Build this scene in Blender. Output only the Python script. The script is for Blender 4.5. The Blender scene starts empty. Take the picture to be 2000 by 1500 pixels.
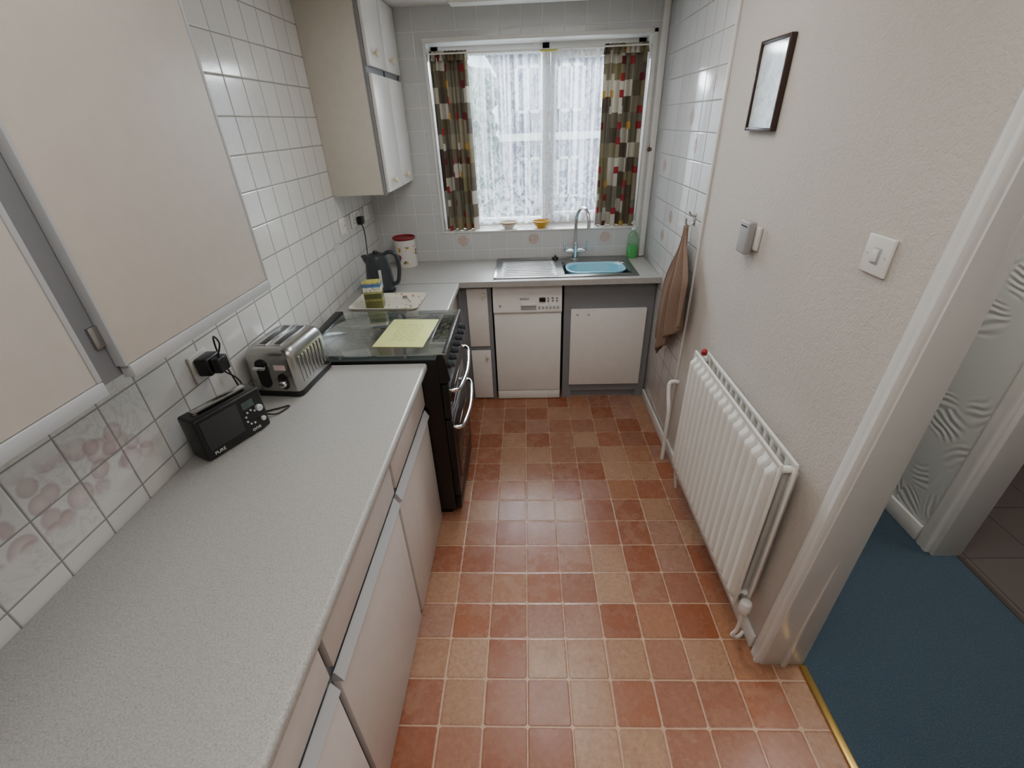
import bpy, bmesh, math, random
from mathutils import Vector, Matrix
random.seed(4)
COL=bpy.context.scene.collection
def lin(v):
    v/=255.0
    return v/12.92 if v<=.04045 else ((v+.055)/1.055)**2.4
def C(r,g,b): return (lin(r),lin(g),lin(b),1.0)
# ---------------- node helpers
class NT:
    def __init__(s,name):
        s.m=bpy.data.materials.new(name); s.m.use_nodes=True; s.t=s.m.node_tree; s.n=s.t.nodes; s.n.clear()
        s.out=s.n.new('ShaderNodeOutputMaterial')
    def put(s,sock,v):
        if isinstance(v,bpy.types.NodeSocket): s.t.links.new(v,sock)
        else: sock.default_value=v
    def math(s,op,a,b=0.0,c=None,clamp=False):
        n=s.n.new('ShaderNodeMath'); n.operation=op; n.use_clamp=clamp
        s.put(n.inputs[0],a); s.put(n.inputs[1],b)
        if c is not None: s.put(n.inputs[2],c)
        return n.outputs[0]
    def pos(s):
        g=s.n.new('ShaderNodeNewGeometry'); x=s.n.new('ShaderNodeSeparateXYZ'); s.t.links.new(g.outputs['Position'],x.inputs[0]); return g.outputs['Position'],x.outputs
    def obj(s):
        g=s.n.new('ShaderNodeTexCoord'); x=s.n.new('ShaderNodeSeparateXYZ'); s.t.links.new(g.outputs['Object'],x.inputs[0]); return g.outputs['Object'],x.outputs
    def uv(s):
        g=s.n.new('ShaderNodeTexCoord'); x=s.n.new('ShaderNodeSeparateXYZ'); s.t.links.new(g.outputs['UV'],x.inputs[0]); return g.outputs['UV'],x.outputs
    def comb(s,x,y,z=0.0):
        n=s.n.new('ShaderNodeCombineXYZ'); s.put(n.inputs[0],x);s.put(n.inputs[1],y);s.put(n.inputs[2],z); return n.outputs[0]
    def noise(s,vec,scale,detail=2.0,rough=.5,dist=0.0):
        n=s.n.new('ShaderNodeTexNoise'); s.put(n.inputs['Vector'],vec); n.inputs['Scale'].default_value=scale; n.inputs['Detail'].default_value=detail; n.inputs['Roughness'].default_value=rough; n.inputs['Distortion'].default_value=dist
        return n.outputs[0]
    def voro(s,vec,scale,feat='F1',rnd=1.0):
        n=s.n.new('ShaderNodeTexVoronoi'); n.feature=feat; s.put(n.inputs['Vector'],vec); n.inputs['Scale'].default_value=scale; n.inputs['Randomness'].default_value=rnd
        return n.outputs['Distance']
    def white(s,vec):
        n=s.n.new('ShaderNodeTexWhiteNoise'); n.noise_dimensions='3D'; s.put(n.inputs['Vector'],vec); return n.outputs['Value']
    def ramp(s,f,stops,const=False):
        n=s.n.new('ShaderNodeValToRGB'); s.put(n.inputs[0],f); r=n.color_ramp
        if const: r.interpolation='CONSTANT'
        while len(r.elements)<len(stops): r.elements.new(.5)
        for e,(p,c) in zip(r.elements,stops): e.position=p; e.color=c
        return n.outputs[0]
    def mix(s,f,a,b,mode='MIX'):
        n=s.n.new('ShaderNodeMix'); n.data_type='RGBA'; n.blend_type=mode
        s.put(n.inputs[0],f); s.put(n.inputs[6],a); s.put(n.inputs[7],b); return n.outputs[2]
    def mr(s,v,a,b,c=0.0,d=1.0,smooth=False):
        n=s.n.new('ShaderNodeMapRange'); n.clamp=True
        if smooth: n.interpolation_type='SMOOTHSTEP'
        s.put(n.inputs[0],v); n.inputs[1].default_value=a;n.inputs[2].default_value=b;n.inputs[3].default_value=c;n.inputs[4].default_value=d; return n.outputs[0]
    def bump(s,h,st=.3,dist=.01):
        n=s.n.new('ShaderNodeBump'); n.inputs['Strength'].default_value=st; n.inputs['Distance'].default_value=dist; s.put(n.inputs['Height'],h); return n.outputs[0]
    def bsdf(s,col,rough=.5,metal=0.0,normal=None,**k):
        n=s.n.new('ShaderNodeBsdfPrincipled'); s.put(n.inputs['Base Color'],col); s.put(n.inputs['Roughness'],rough); s.put(n.inputs['Metallic'],metal)
        if normal is not None: s.put(n.inputs['Normal'],normal)
        for kk,v in k.items(): s.put(n.inputs[kk.replace('_',' ')],v)
        return n.outputs[0]
    def surf(s,sh): s.t.links.new(sh,s.out.inputs[0]); return s.m
def plain(name,col,rough=.5,metal=0.0,bs=0,bst=.15,var=.04,**k):
    t=NT(name); _o,_x=t.obj()
    nz=t.noise(_o,9.0 if not bs else bs*.1,3.0)
    dark=tuple(v*(1-var*2) for v in col[:3])+(1,); lite=tuple(min(1,v*(1+var)) for v in col[:3])+(1,)
    cc=t.mix(nz,dark,lite)
    nrm=None
    if bs: nrm=t.bump(t.noise(_o,bs,4.0),bst,.004)
    return t.surf(t.bsdf(cc,rough,metal,nrm,**k))
# ---------------- materials
def tilemat(name,au,av,p,ou,ov,base,grout,gw=.0016,motifs=(),mr_=.034,panels=(),rgh=.14):
    t=NT(name); P,x=t.pos(); u,v=x[au],x[av]
    U=t.math('DIVIDE',t.math('SUBTRACT',u,ou),p); V=t.math('DIVIDE',t.math('SUBTRACT',v,ov),p)
    def dist(a):
        f=t.math('FRACT',a); return t.math('MULTIPLY',t.math('MINIMUM',f,t.math('SUBTRACT',1.0,f)),p)
    d=t.math('MINIMUM',dist(U),dist(V))
    m=t.mr(d,gw*.7,gw*1.3)
    cell=t.white(t.comb(t.math('FLOOR',U),t.math('FLOOR',V),3.3))
    mott=t.noise(P,25.0,3.0)
    col=t.mix(t.math('MULTIPLY',cell,.35),base,tuple(c*.86 for c in base[:3])+(1,))
    col=t.mix(t.math('MULTIPLY',mott,.25),col,tuple(c*.84 for c in base[:3])+(1,))
    uvv=t.comb(u,v,0.0)
    if motifs:
        mk=None
        for (a,b) in motifs:
            dd=t.math('SQRT',t.math('ADD',t.math('POWER',t.math('SUBTRACT',u,a),2.0),t.math('POWER',t.math('SUBTRACT',v,b),2.0)))
            k=t.mr(dd,mr_*.75,mr_,1,0)
            mk=k if mk is None else t.math('MAXIMUM',mk,k)
        n=t.noise(uvv,55.0,3.0,.6,1.0)
        mcol=t.ramp(n,[(0.3,C(200,185,175)),(.45,C(186,150,142)),(.55,C(204,182,170)),(.62,C(154,158,144)),(.75,C(178,140,140))])
        col=t.mix(t.math('MULTIPLY',mk,t.mr(n,.35,.5,.35,1)),col,mcol)
    for (u0,u1,v0,v1,st,gr) in panels:
        mk=t.math('MULTIPLY',t.math('MULTIPLY',t.mr(u,u0,u0+.1),t.mr(u,u1-.1,u1,1,0)),t.math('MULTIPLY',t.mr(v,v0,v0+.03),t.mr(v,v1-.08,v1,1,0)))
        mk=t.math('MULTIPLY',mk,st)
        leafn=t.noise(uvv,7.0,5.0,.62,1.6)
        vein=t.mr(t.math('ABSOLUTE',t.math('SUBTRACT',t.math('FRACT',t.math('MULTIPLY',leafn,8.0)),.5)),.0,.3,1,0,True)
        leaf=t.math('MULTIPLY',t.mr(t.noise(uvv,5.0,2.0),.42,.56,0,1,True),t.math('ADD',.08,t.math('MULTIPLY',vein,.30)))
        col=t.mix(t.math('MULTIPLY',leaf,mk),col,C(160,156,142))
        if gr:
            clump=t.mr(t.noise(uvv,4.2,1.0),.47,.53,0,1,True)
            band=t.math('MULTIPLY',t.mr(v,v0+.05,v0+.09),t.mr(v,v0+.19,v0+.24,1,0))
            for (sc,off) in ((15.0,0.0),(18.0,4.3)):
                vd=t.voro(t.comb(t.math('ADD',u,off),v,0.0),sc,'F1',.7)
                g=t.math('MULTIPLY',t.math('MULTIPLY',t.mr(vd,.44,.52,1,0),clump),t.math('MULTIPLY',band,mk))
                gcol=t.ramp(vd,[(0.0,C(216,203,198)),(.22,C(202,182,176)),(.40,C(178,152,150)),(.5,C(154,130,132))])
                col=t.mix(t.math('MULTIPLY',g,.66),col,gcol)
    col=t.mix(m,grout,col)
    h=t.mr(d,gw*.5,.005,0,1,True)
    nrm=t.bump(t.math('ADD',h,t.math('MULTIPLY',t.noise(P,14.0,1.0),.25)),.4,.004)
    return t.surf(t.bsdf(col,t.mr(m,0,1,.7,rgh),0.0,nrm))
def floormat():
    t=NT('vinyl_terracotta_tiles'); P,x=t.pos(); p=.15
    U=t.math('DIVIDE',t.math('SUBTRACT',x[0],-.025),p); V=t.math('DIVIDE',t.math('SUBTRACT',x[1],.8786),p)
    wob=t.math('MULTIPLY',t.math('SUBTRACT',t.noise(P,30.0,2.0),.5),.002)
    def dist(a):
        f=t.math('FRACT',a); return t.math('MULTIPLY',t.math('MINIMUM',f,t.math('SUBTRACT',1.0,f)),p)
    du,dv=dist(U),dist(V)
    r=.012
    a=t.math('MAXIMUM',t.math('SUBTRACT',r,du),0.0); b=t.math('MAXIMUM',t.math('SUBTRACT',r,dv),0.0)
    corner=t.math('SUBTRACT',r,t.math('SQRT',t.math('ADD',t.math('MULTIPLY',a,a),t.math('MULTIPLY',b,b))))
    d=t.math('ADD',t.math('MINIMUM',t.math('MINIMUM',du,dv),corner),wob)
    m=t.mr(d,.0015,.0030)
    fu,fv=t.math('FLOOR',U),t.math('FLOOR',V)
    c1=t.white(t.comb(fu,fv,4.2)); c2=t.white(t.comb(fu,fv,7.7))
    cell=t.ramp(c1,[(0,C(150,84,54)),(.12,C(162,100,70)),(.24,C(166,116,92)),(.36,C(178,138,108)),(.48,C(156,104,82)),(.6,C(184,148,118)),(.72,C(152,92,66)),(.82,C(172,120,86)),(.91,C(168,126,108))],True)
    off=t.comb(t.math('MULTIPLY',c2,37.0),t.math('MULTIPLY',c1,51.0),0.0)
    add=t.n.new('ShaderNodeVectorMath'); add.operation='ADD'; t.put(add.inputs[0],P); t.put(add.inputs[1],off)
    n1=t.noise(add.outputs[0],13.0,5.0,.65); n2=t.noise(add.outputs[0],60.0,4.0,.7)
    col=t.mix(t.mr(n1,.42,.66,0,.45),cell,t.mix(c2,C(180,146,116),C(144,92,66)))
    col=t.mix(t.mr(n2,.42,.75,0,.5),col,C(104,64,46))
    col=t.mix(t.mr(n2,.2,.42,.4,0),col,C(196,166,138))
    edge=t.mr(d,.002,.020,.5,0)
    col=t.mix(edge,col,C(124,76,54))
    col=t.mix(m,C(188,154,126),col)
    h=t.math('ADD',t.mr(d,.001,.006,0,1,True),t.math('MULTIPLY',n2,.3))
    return t.surf(t.bsdf(col,t.mr(n1,.3,.7,.22,.32),0.0,t.bump(h,.25,.003)))
m_floor=floormat()
WT=C(217,216,212); GR=C(138,136,131)
m_tileL=tilemat('white_wall_tiles_left',1,2,.1235,.77,.944,WT,GR,gw=.0018,panels=[(.1,1.08,.94,1.31,.9,1),(1.5,2.2,1.55,2.1,.5,0)])
m_tileB=tilemat('white_wall_tiles_back',0,2,.125,-.0125,.974,C(202,203,202),C(222,222,219),motifs=[(-.45,1.037),(.05,1.037),(.55,1.037)],mr_=.042)
m_tileR=tilemat('white_wall_tiles_right',1,2,.1235,2.235,.944,C(212,212,210),C(142,140,137),gw=.0018,motifs=[(2.73,1.254),(2.49,1.624),(2.98,1.50),(2.36,1.13),(2.6,1.748),(2.85,1.13),(2.36,1.87)],mr_=.038)
m_cream=plain('cream_laminate',C(195,187,177),.45,bs=300,bst=.05)
m_creamside=plain('cream_side_panel',C(206,199,187),.45,bs=300,bst=.05)
m_whitelam=plain('white_laminate',C(230,227,222),.38,bs=200,bst=.03)
m_warmlitlam=plain('warm_lit_white_laminate',C(214,206,200),.35,bs=200,bst=.03)  # white laminate with the pink cast of warm light in its colour
m_grey=plain('grey_paint',C(130,132,136),.45)
m_greyl=plain('light_grey_edging',C(176,178,180),.4)
m_white=plain('white_gloss_paint',C(224,222,217),.3)
m_plastic=plain('white_plastic',C(225,223,216),.3)
m_ceil=plain('ceiling_paint',C(228,225,218),.8)
m_black=plain('black_plastic',C(16,16,17),.38)
m_blackg=plain('black_enamel',C(4,4,5),.35)
m_dgrey=plain('dark_grey_plastic',C(48,52,58),.32)
m_chrome=plain('chrome',C(222,222,222),.1,1.0,var=.01)
m_steel=plain('brushed_steel',C(178,176,173),.26,1.0,var=.02)
m_sinksteel=plain('sink_steel',C(152,152,152),.3,1.0,var=.03)
m_alu=plain('satin_aluminium',C(204,206,208),.4,.3,var=.02)
m_brass=plain('polished_brass',C(214,180,105),.28,1.0,var=.02)
m_red=plain('red_plastic',C(150,30,40),.4)
m_wood=plain('dark_wood',C(56,34,25),.35)
m_thermo=plain('grey_plastic_box',C(160,158,157),.5)
m_knob=plain('cream_knob',C(224,212,188),.3)
m_rad=plain('radiator_enamel',C(233,231,224),.28)
m_blue=plain('light_blue_plastic',C(142,202,220),.3)
def worktop():
    t=NT('speckled_grey_worktop'); P,x=t.pos()
    a=t.noise(P,260.0,3.0,.7); b=t.noise(P,60.0,4.0,.7); c=t.noise(P,2.0,2.0)
    col=t.ramp(a,[(.33,C(140,138,133)),(.5,C(167,165,160)),(.66,C(187,185,180))])
    col=t.mix(t.mr(b,.35,.7,0,.5),col,C(182,180,176)); col=t.mix(t.math('MULTIPLY',c,.15),col,C(150,148,142))
    return t.surf(t.bsdf(col,.34,0.0,t.bump(a,.06,.001)))
m_wt=worktop()
def wallpaper():
    t=NT('textured_offwhite_wallpaper'); P,x=t.pos()
    a=t.noise(P,150.0,4.0,.6); b=t.noise(P,60.0,3.0,.6)
    col=t.mix(t.noise(P,3.0,2.0),C(196,188,179),C(204,197,188))
    return t.surf(t.bsdf(col,.75,0.0,t.bump(t.math('ADD',a,b),.5,.005)))
m_paper=wallpaper()
def swirl():
    t=NT('embossed_leaf_wallpaper'); P,x=t.pos()
    uvv=t.comb(x[1],x[2],0.0)
    cell=t.n.new('ShaderNodeTexVoronoi'); cell.feature='F1'; t.put(cell.inputs['Vector'],uvv); cell.inputs['Scale'].default_value=6.0
    sp=t.n.new('ShaderNodeSeparateColor'); t.t.links.new(cell.outputs['Color'],sp.inputs[0])
    ang=t.math('MULTIPLY',sp.outputs[0],6.28)
    q=t.math('ADD',t.math('MULTIPLY',x[1],t.math('COSINE',ang)),t.math('MULTIPLY',x[2],t.math('SINE',ang)))
    q=t.math('ADD',q,t.math('MULTIPLY',t.noise(P,5.0,1.0),.16))
    w=t.math('SINE',t.math('MULTIPLY',q,200.0))
    w=t.math('MULTIPLY',w,t.mr(cell.outputs['Distance'],.3,.55,1,0))
    return t.surf(t.bsdf(C(200,202,198),.7,0.0,t.bump(w,.34,.006)))
m_swirl=swirl()
def carpet():
    t=NT('blue_grey_carpet'); P,x=t.pos()
    a=t.noise(P,220.0,4.0,.8); b=t.noise(P,6.0,3.0)
    col=t.ramp(a,[(.3,C(44,61,74)),(.5,C(63,82,96)),(.7,C(88,106,118))])
    col=t.mix(t.math('MULTIPLY',b,.3),col,C(48,65,80))
    return t.surf(t.bsdf(col,.95,0.0,t.bump(a,.7,.006)))
m_carpet=carpet()
m_darktile=tilemat('brown_floor_tiles',0,1,.3,1.95,.2,C(88,80,76),C(56,50,48),gw=.003,rgh=.4)
def curtainmat():
    t=NT('patterned_curtain_fabric'); P,x=t.uv()
    p=.085
    U=t.math('DIVIDE',x[0],p*1.6); V=t.math('DIVIDE',x[1],p)
    cell=t.white(t.comb(t.math('FLOOR',U),t.math('FLOOR',V),2.0))
    col=t.ramp(cell,[(0,C(110,104,88)),(.22,C(134,124,102)),(.42,C(186,180,164)),(.54,C(88,78,66)),(.68,C(124,114,84)),(.8,C(100,88,70)),(.88,C(176,170,156))],True)
    U2=t.math('MULTIPLY',t.math('ADD',U,.5),1.0); V2=t.math('MULTIPLY',t.math('ADD',V,.35),1.0)
    c2=t.white(t.comb(t.math('FLOOR',U2),t.math('FLOOR',V2),9.0))
    fu=t.math('ABSOLUTE',t.math('SUBTRACT',t.math('FRACT',U2),.5)); fv=t.math('ABSOLUTE',t.math('SUBTRACT',t.math('FRACT',V2),.5))
    inn=t.math('MULTIPLY',t.math('LESS_THAN',fu,.22),t.math('LESS_THAN',fv,.24))
    sel=t.math('MULTIPLY',inn,t.math('GREATER_THAN',c2,.5))
    ccol=t.ramp(c2,[(0,C(124,32,40)),(.5,C(140,36,44)),(.66,C(176,136,58)),(.74,C(98,36,42)),(.84,C(192,186,172)),(.93,C(144,44,46))],True)
    col=t.mix(sel,col,ccol)
    wv=t.noise(P,400.0,2.0)
    d=t.bsdf(col,.85,0.0,t.bump(wv,.2,.002)); tr=t.n.new('ShaderNodeBsdfTranslucent'); t.put(tr.inputs[0],col)
    mx=t.n.new('ShaderNodeMixShader'); mx.inputs[0].default_value=.06; t.t.links.new(d,mx.inputs[1]); t.t.links.new(tr.outputs[0],mx.inputs[2])
    return t.surf(mx.outputs[0])
m_curt=curtainmat()
def lace():
    t=NT('white_lace_net'); P,x=t.uv()
    wp=t.noise(P,6.0,2.0); Q=t.comb(t.math('ADD',x[0],t.math('MULTIPLY',wp,.05)),x[1])
    v=t.voro(Q,13.0,'DISTANCE_TO_EDGE'); vf=t.voro(Q,34.0,'F1'); v2=t.voro(P,90.0,'DISTANCE_TO_EDGE')
    bott=t.mr(x[1],.12,.45,1,.3)
    fl=t.math('MULTIPLY',t.mr(t.noise(Q,14.0,3.0,.55,1.6),.49,.54),bott)
    petals=t.math('MULTIPLY',t.math('MULTIPLY',t.mr(vf,.2,.3,1,0),t.mr(t.noise(P,5.0,1.0),.45,.52)),bott)
    stem=t.math('MULTIPLY',t.mr(v,.02,.05,.5,0),t.mr(x[1],.2,.6,1,.4))
    scal=t.mr(x[1],.02,.07,.9,0.0)
    fine=t.mr(v2,.04,.10,.35,0.0)
    strp=t.mr(t.noise(t.comb(t.math('MULTIPLY',x[0],26.0),t.math('MULTIPLY',x[1],.8)),1.0,2.0),.40,.64,0,.42)
    a=t.math('ADD',.07,t.math('MULTIPLY',t.math('MAXIMUM',t.math('MAXIMUM',fl,petals),stem),.5)); a=t.math('ADD',a,t.math('MULTIPLY',fine,.18))
    a=t.math('ADD',a,strp)
    a=t.math('ADD',a,t.math('MULTIPLY',scal,.25),None,True)
    tp=t.n.new('ShaderNodeBsdfTransparent')
    df=t.n.new('ShaderNodeBsdfDiffuse'); df.inputs[0].default_value=C(240,240,243)
    tr=t.n.new('ShaderNodeBsdfTranslucent'); tr.inputs[0].default_value=C(244,246,255)
    m1=t.n.new('ShaderNodeMixShader'); m1.inputs[0].default_value=.6; t.t.links.new(df.outputs[0],m1.inputs[1]); t.t.links.new(tr.outputs[0],m1.inputs[2])
    m2=t.n.new('ShaderNodeMixShader'); t.put(m2.inputs[0],a); t.t.links.new(tp.outputs[0],m2.inputs[1]); t.t.links.new(m1.outputs[0],m2.inputs[2])
    return t.surf(m2.outputs[0])
m_lace=lace()
def thin_glass(name,tint,refl=.12,gl=.02,fs=.8):
    t=NT(name)
    tp=t.n.new('ShaderNodeBsdfTransparent'); tp.inputs[0].default_value=tint
    g=t.n.new('ShaderNodeBsdfGlossy'); g.inputs['Roughness'].default_value=gl; g.inputs[0].default_value=(1,1,1,1)
    lw=t.n.new('ShaderNodeLayerWeight'); lw.inputs[0].default_value=.35
    f=t.math('ADD',t.math('MULTIPLY',lw.outputs['Fresnel'],fs),refl*.3,None,True)
    m=t.n.new('ShaderNodeMixShader'); t.put(m.inputs[0],f); t.t.links.new(tp.outputs[0],m.inputs[1]); t.t.links.new(g.outputs[0],m.inputs[2])
    return t.surf(m.outputs[0])
m_glass=thin_glass('clear_glass',(.95,.97,.97,1),.05)
m_lid=thin_glass('clear_glass_lid',(.88,.94,.93,1),.75,.03,.6)
m_green=plain('green_soap',C(84,205,105),.2)
m_clearpl=thin_glass('clear_plastic',(.80,.93,.82,1),.25,.1,.4)
def towelm():
    t=NT('brown_towelling'); P,x=t.pos(); a=t.noise(P,260.0,3.0,.8)
    return t.surf(t.bsdf(t.mix(a,C(124,99,82),C(168,141,122)),.95,0.0,t.bump(a,.8,.006)))
m_towel=towelm()
def brickm():
    t=NT('brick_facade'); P,x=t.pos()
    b=t.n.new('ShaderNodeTexBrick'); t.put(b.inputs['Vector'],t.comb(x[0],x[2])); b.inputs['Scale'].default_value=4.0
    b.inputs['Color1'].default_value=C(72,76,98); b.inputs['Color2'].default_value=C(58,62,86); b.inputs['Mortar'].default_value=C(98,104,120)
    return t.surf(t.bsdf(b.outputs[0],.9))
m_brick=brickm()
# ---------------- mesh helpers
def finish(name,me,mat,parent=None,smooth=35,label=None,bevel=0):
    for m in (mat if isinstance(mat,(list,tuple)) else [mat]): me.materials.append(m)
    if smooth:
        me.shade_smooth()
        me.set_sharp_from_angle(angle=math.radians(smooth))
    o=bpy.data.objects.new(name,me); COL.objects.link(o)
    if parent is not None:
        o.parent=parent
        if parent.get('_w'): o.matrix_parent_inverse=Matrix.Translation(-Vector(parent['_w']))
    if label: o['label']=label
    return o
def recenter(o):
    me=o.data; n=len(me.vertices)
    if not n: return o
    xs=[v.co for v in me.vertices]
    c=Vector(((min(v.x for v in xs)+max(v.x for v in xs))/2,(min(v.y for v in xs)+max(v.y for v in xs))/2,min(v.z for v in xs)))
    me.transform(Matrix.Translation(-c)); o.location=c
    return o
def boxbm(bm,x0,x1,y0,y1,z0,z1,bev=0,seg=2):
    r=bmesh.ops.create_cube(bm,size=1.0)
    vs=r['verts']
    for v in vs: v.co=Vector(((x0+x1)/2+v.co.x*(x1-x0),(y0+y1)/2+v.co.y*(y1-y0),(z0+z1)/2+v.co.z*(z1-z0)))
    if bev>0:
        es=list({e for v in vs for e in v.link_edges})
        bmesh.ops.bevel(bm,geom=es,offset=bev,segments=seg,profile=.5,affect='EDGES')
def mesh_of(bm,name):
    me=bpy.data.meshes.new(name); bm.normal_update(); bm.to_mesh(me); bm.free(); return me
def box(name,b,mat,parent=None,bev=.002,seg=2,label=None,smooth=35):
    bm=bmesh.new(); boxbm(bm,*b,bev=bev,seg=seg); return finish(name,mesh_of(bm,name),mat,parent,smooth,label)
def boxes(name,bs,mat,parent=None,bev=0,label=None,seg=2,lean=None):
    bm=bmesh.new()
    for b in bs: boxbm(bm,*b[:6],bev=(b[6] if len(b)>6 else bev),seg=seg)
    if lean:
        for v in bm.verts: lean(v.co)
    return finish(name,mesh_of(bm,name),mat,parent,35,label)
def each(name,bs,mat,parent=None,bev=0.001):
    return [box(name,b,mat,parent,bev) for b in bs]
def loft(name,rings,mat,parent=None,cap0=True,cap1=True,smooth=40,closed=True,label=None,M=None):
    bm=bmesh.new(); R=[[bm.verts.new(Vector(p)) for p in r] for r in rings]
    for a,b in zip(R,R[1:]):
        n=len(a)
        for i in range(n if closed else n-1):
            j=(i+1)%n; bm.faces.new((a[i],a[j],b[j],b[i]))
    if cap0: bm.faces.new(list(reversed(R[0])))
    if cap1: bm.faces.new(R[-1])
    bmesh.ops.recalc_face_normals(bm,faces=bm.faces[:])
    me=mesh_of(bm,name)
    if M is not None: me.transform(M)
    return finish(name,me,mat,parent,smooth,label)
def ring(r,z,cx=0,cy=0,n=32,sx=1,sy=1): return [(cx+r*sx*math.cos(2*math.pi*i/n),cy+r*sy*math.sin(2*math.pi*i/n),z) for i in range(n)]
def rrect(w,d,r,z,cx=0,cy=0,k=6):
    pts=[]
    for (sx,sy,a0) in ((1,1,0),(-1,1,90),(-1,-1,180),(1,-1,270)):
        for i in range(k+1):
            a=math.radians(a0+90*i/k); pts.append((cx+sx*(w/2-r)+r*math.cos(a),cy+sy*(d/2-r)+r*math.sin(a),z))
    return pts
def lathe(name,prof,c,mat,parent=None,n=32,M=None,cap0=True,cap1=True,label=None,smooth=40):
    return loft(name,[ring(r,c[2]+z,c[0],c[1],n) for r,z in prof],mat,parent,cap0,cap1,smooth,True,label,M)
def sm(pts,k=6):
    P=[Vector(p) for p in pts]; out=[]
    for i in range(len(P)-1):
        p0=P[max(i-1,0)];p1=P[i];p2=P[i+1];p3=P[min(i+2,len(P)-1)]
        for j in range(k):
            t=j/k; out.append(.5*((2*p1)+(-p0+p2)*t+(2*p0-5*p1+4*p2-p3)*t*t+(-p0+3*p1-3*p2+p3)*t**3))
    out.append(P[-1]); return out
def tube(name,pts,r,mat,parent=None,n=10,smoothk=6,label=None,flat=1.0):
    P=sm(pts,smoothk) if smoothk else [Vector(p) for p in pts]
    rings=[]; up=None
    for i,p in enumerate(P):
        d=(P[min(i+1,len(P)-1)]-P[max(i-1,0)]).normalized()
        if up is None:
            up=Vector((0,0,1)) if abs(d.z)<.9 else Vector((1,0,0))
        up=(up-d*up.dot(d)).normalized(); s=d.cross(up)
        rings.append([tuple(p+up*r*math.cos(2*math.pi*k/n)+s*r*flat*math.sin(2*math.pi*k/n)) for k in range(n)])
    return loft(name,rings,mat,parent,True,True,50,True,label)
def grid(name,fn,nu,nv,mat,parent=None,uvfn=None,solid=0,label=None):
    bm=bmesh.new(); uvl=bm.loops.layers.uv.new('UVMap'); V=[[bm.verts.new(Vector(fn(i/nu,j/nv))) for j in range(nv+1)] for i in range(nu+1)]
    for i in range(nu):
        for j in range(nv):
            f=bm.faces.new((V[i][j],V[i+1][j],V[i+1][j+1],V[i][j+1]))
            for l,(a,b) in zip(f.loops,((i,j),(i+1,j),(i+1,j+1),(i,j+1))):
                l[uvl].uv=uvfn(a/nu,b/nv) if uvfn else (a/nu,b/nv)
    o=finish(name,mesh_of(bm,name),mat,parent,180,label)
    if solid:
        m=o.modifiers.new('s','SOLIDIFY'); m.thickness=solid; m.offset=0
    return o
def text(name,body,size,M,mat,parent=None,label=None,ext=.0004):
    cu=bpy.data.curves.new(name,'FONT'); cu.body=body; cu.size=size; cu.extrude=ext; cu.align_x='CENTER'; cu.align_y='CENTER'
    o=bpy.data.objects.new(name+'_t',cu); COL.objects.link(o); bpy.context.view_layer.update()
    me=bpy.data.meshes.new_from_object(o.evaluated_get(bpy.context.evaluated_depsgraph_get()))
    bpy.data.objects.remove(o); me.transform(M); me.materials.clear()
    return finish(name,me,mat,parent,0,label)
def root(name,label,cat,loc=(0,0,0),rot=None,group=None):
    e=bpy.data.objects.new(name,None); COL.objects.link(e); e.location=loc; e.empty_display_size=.05
    if rot is None: e['_w']=list(loc) if any(loc) else [1e-9,0,0]
    else: e.rotation_euler=(0,0,rot)
    e['label']=label; e['category']=cat
    if group: e['group']=group
    return e
def tag(o,label,cat,group=None):
    o['label']=label; o['category']=cat
    if group: o['group']=group
    return recenter(o)
def struct(o): o['kind']='structure'; return o
XL,XR,YB,H=-1.051,.833,3.27,2.34
# ---------------- structure
struct(box('floor',(-1.15,.985,-1.3,3.3,-.1,0),m_floor,bev=0))
struct(box('floor_hall',(.985,1.92,-1.3,3.6,-.1,0.004),m_carpet,bev=0))
struct(box('floor_room',(1.92,3.6,-1.3,3.6,-.1,0.002),m_darktile,bev=0))
struct(box('trim_1',(.968,.992,.19,.93,0,.010),m_brass,bev=.003)); bpy.data.objects['trim_1']['label']='brass threshold strip'
struct(box('wall_left',(-1.15,XL,-1.3,3.55,0,H),m_tileL,bev=0))
wx0,wx1,wz0,wz1=-.58,.755,1.095,2.175
struct(boxes('wall_back',[(-1.15,wx0,YB,3.55,0,H),(wx1,.99,YB,3.55,0,H),(wx0,wx1,YB,3.55,0,wz0),(wx0,wx1,YB,3.55,wz1,H)],m_tileB))
LN=.045
# the door frame leans slightly on its kitchen side (wide-angle lens lean put into the shape)
def leanf(co):
    if co.y>.85 and co.y<1.1:
        k=(.985-min(max(co.x,XR),.985))/(.985-XR)
        co.y-=LN*co.z*k
struct(boxes('wall_right',[(XR,.975,.965,3.27,0,H),(XR,.975,-1.3,.155,0,H),(XR,.975,.155,.90,2.04,H)],m_paper,lean=leanf))
struct(box('trim_2',(XR-.008,XR-.0005,2.235,3.268,0.0,H),m_tileR,bev=.001)); 
struct(box('trim_3',(XR-.012,XR-.0005,2.222,2.2345,0,H),m_white,bev=.002))
struct(box('trim_4',(XR-.045,XR-.0085,3.235,3.269,.905,H),m_white,bev=.004))
struct(box('wall_front',(-1.15,3.6,-1.4,-1.3,0,H),m_paper,bev=0))
struct(box('ceiling',(-1.15,3.6,-1.4,3.6,H,H+.1),m_ceil,bev=0))
struct(loft('trim_5',[[(XL,y,H-.07),(XL+.012,y,H-.065),(XL+.03,y,H-.03),(XL+.065,y,H-.012),(XL+.07,y,H),(XL,y,H)] for y in (1.3,2.6)],m_ceil))
struct(boxes('wall_hall',[(1.80,1.92,1.44,3.6,0,H),(1.80,1.92,-1.3,.5,0,H),(1.80,1.92,.5,1.44,2.04,H)],m_swirl))
struct(box('wall_hall_end',(.99,1.80,3.5,3.6,0,H),m_swirl,bev=0))
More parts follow.
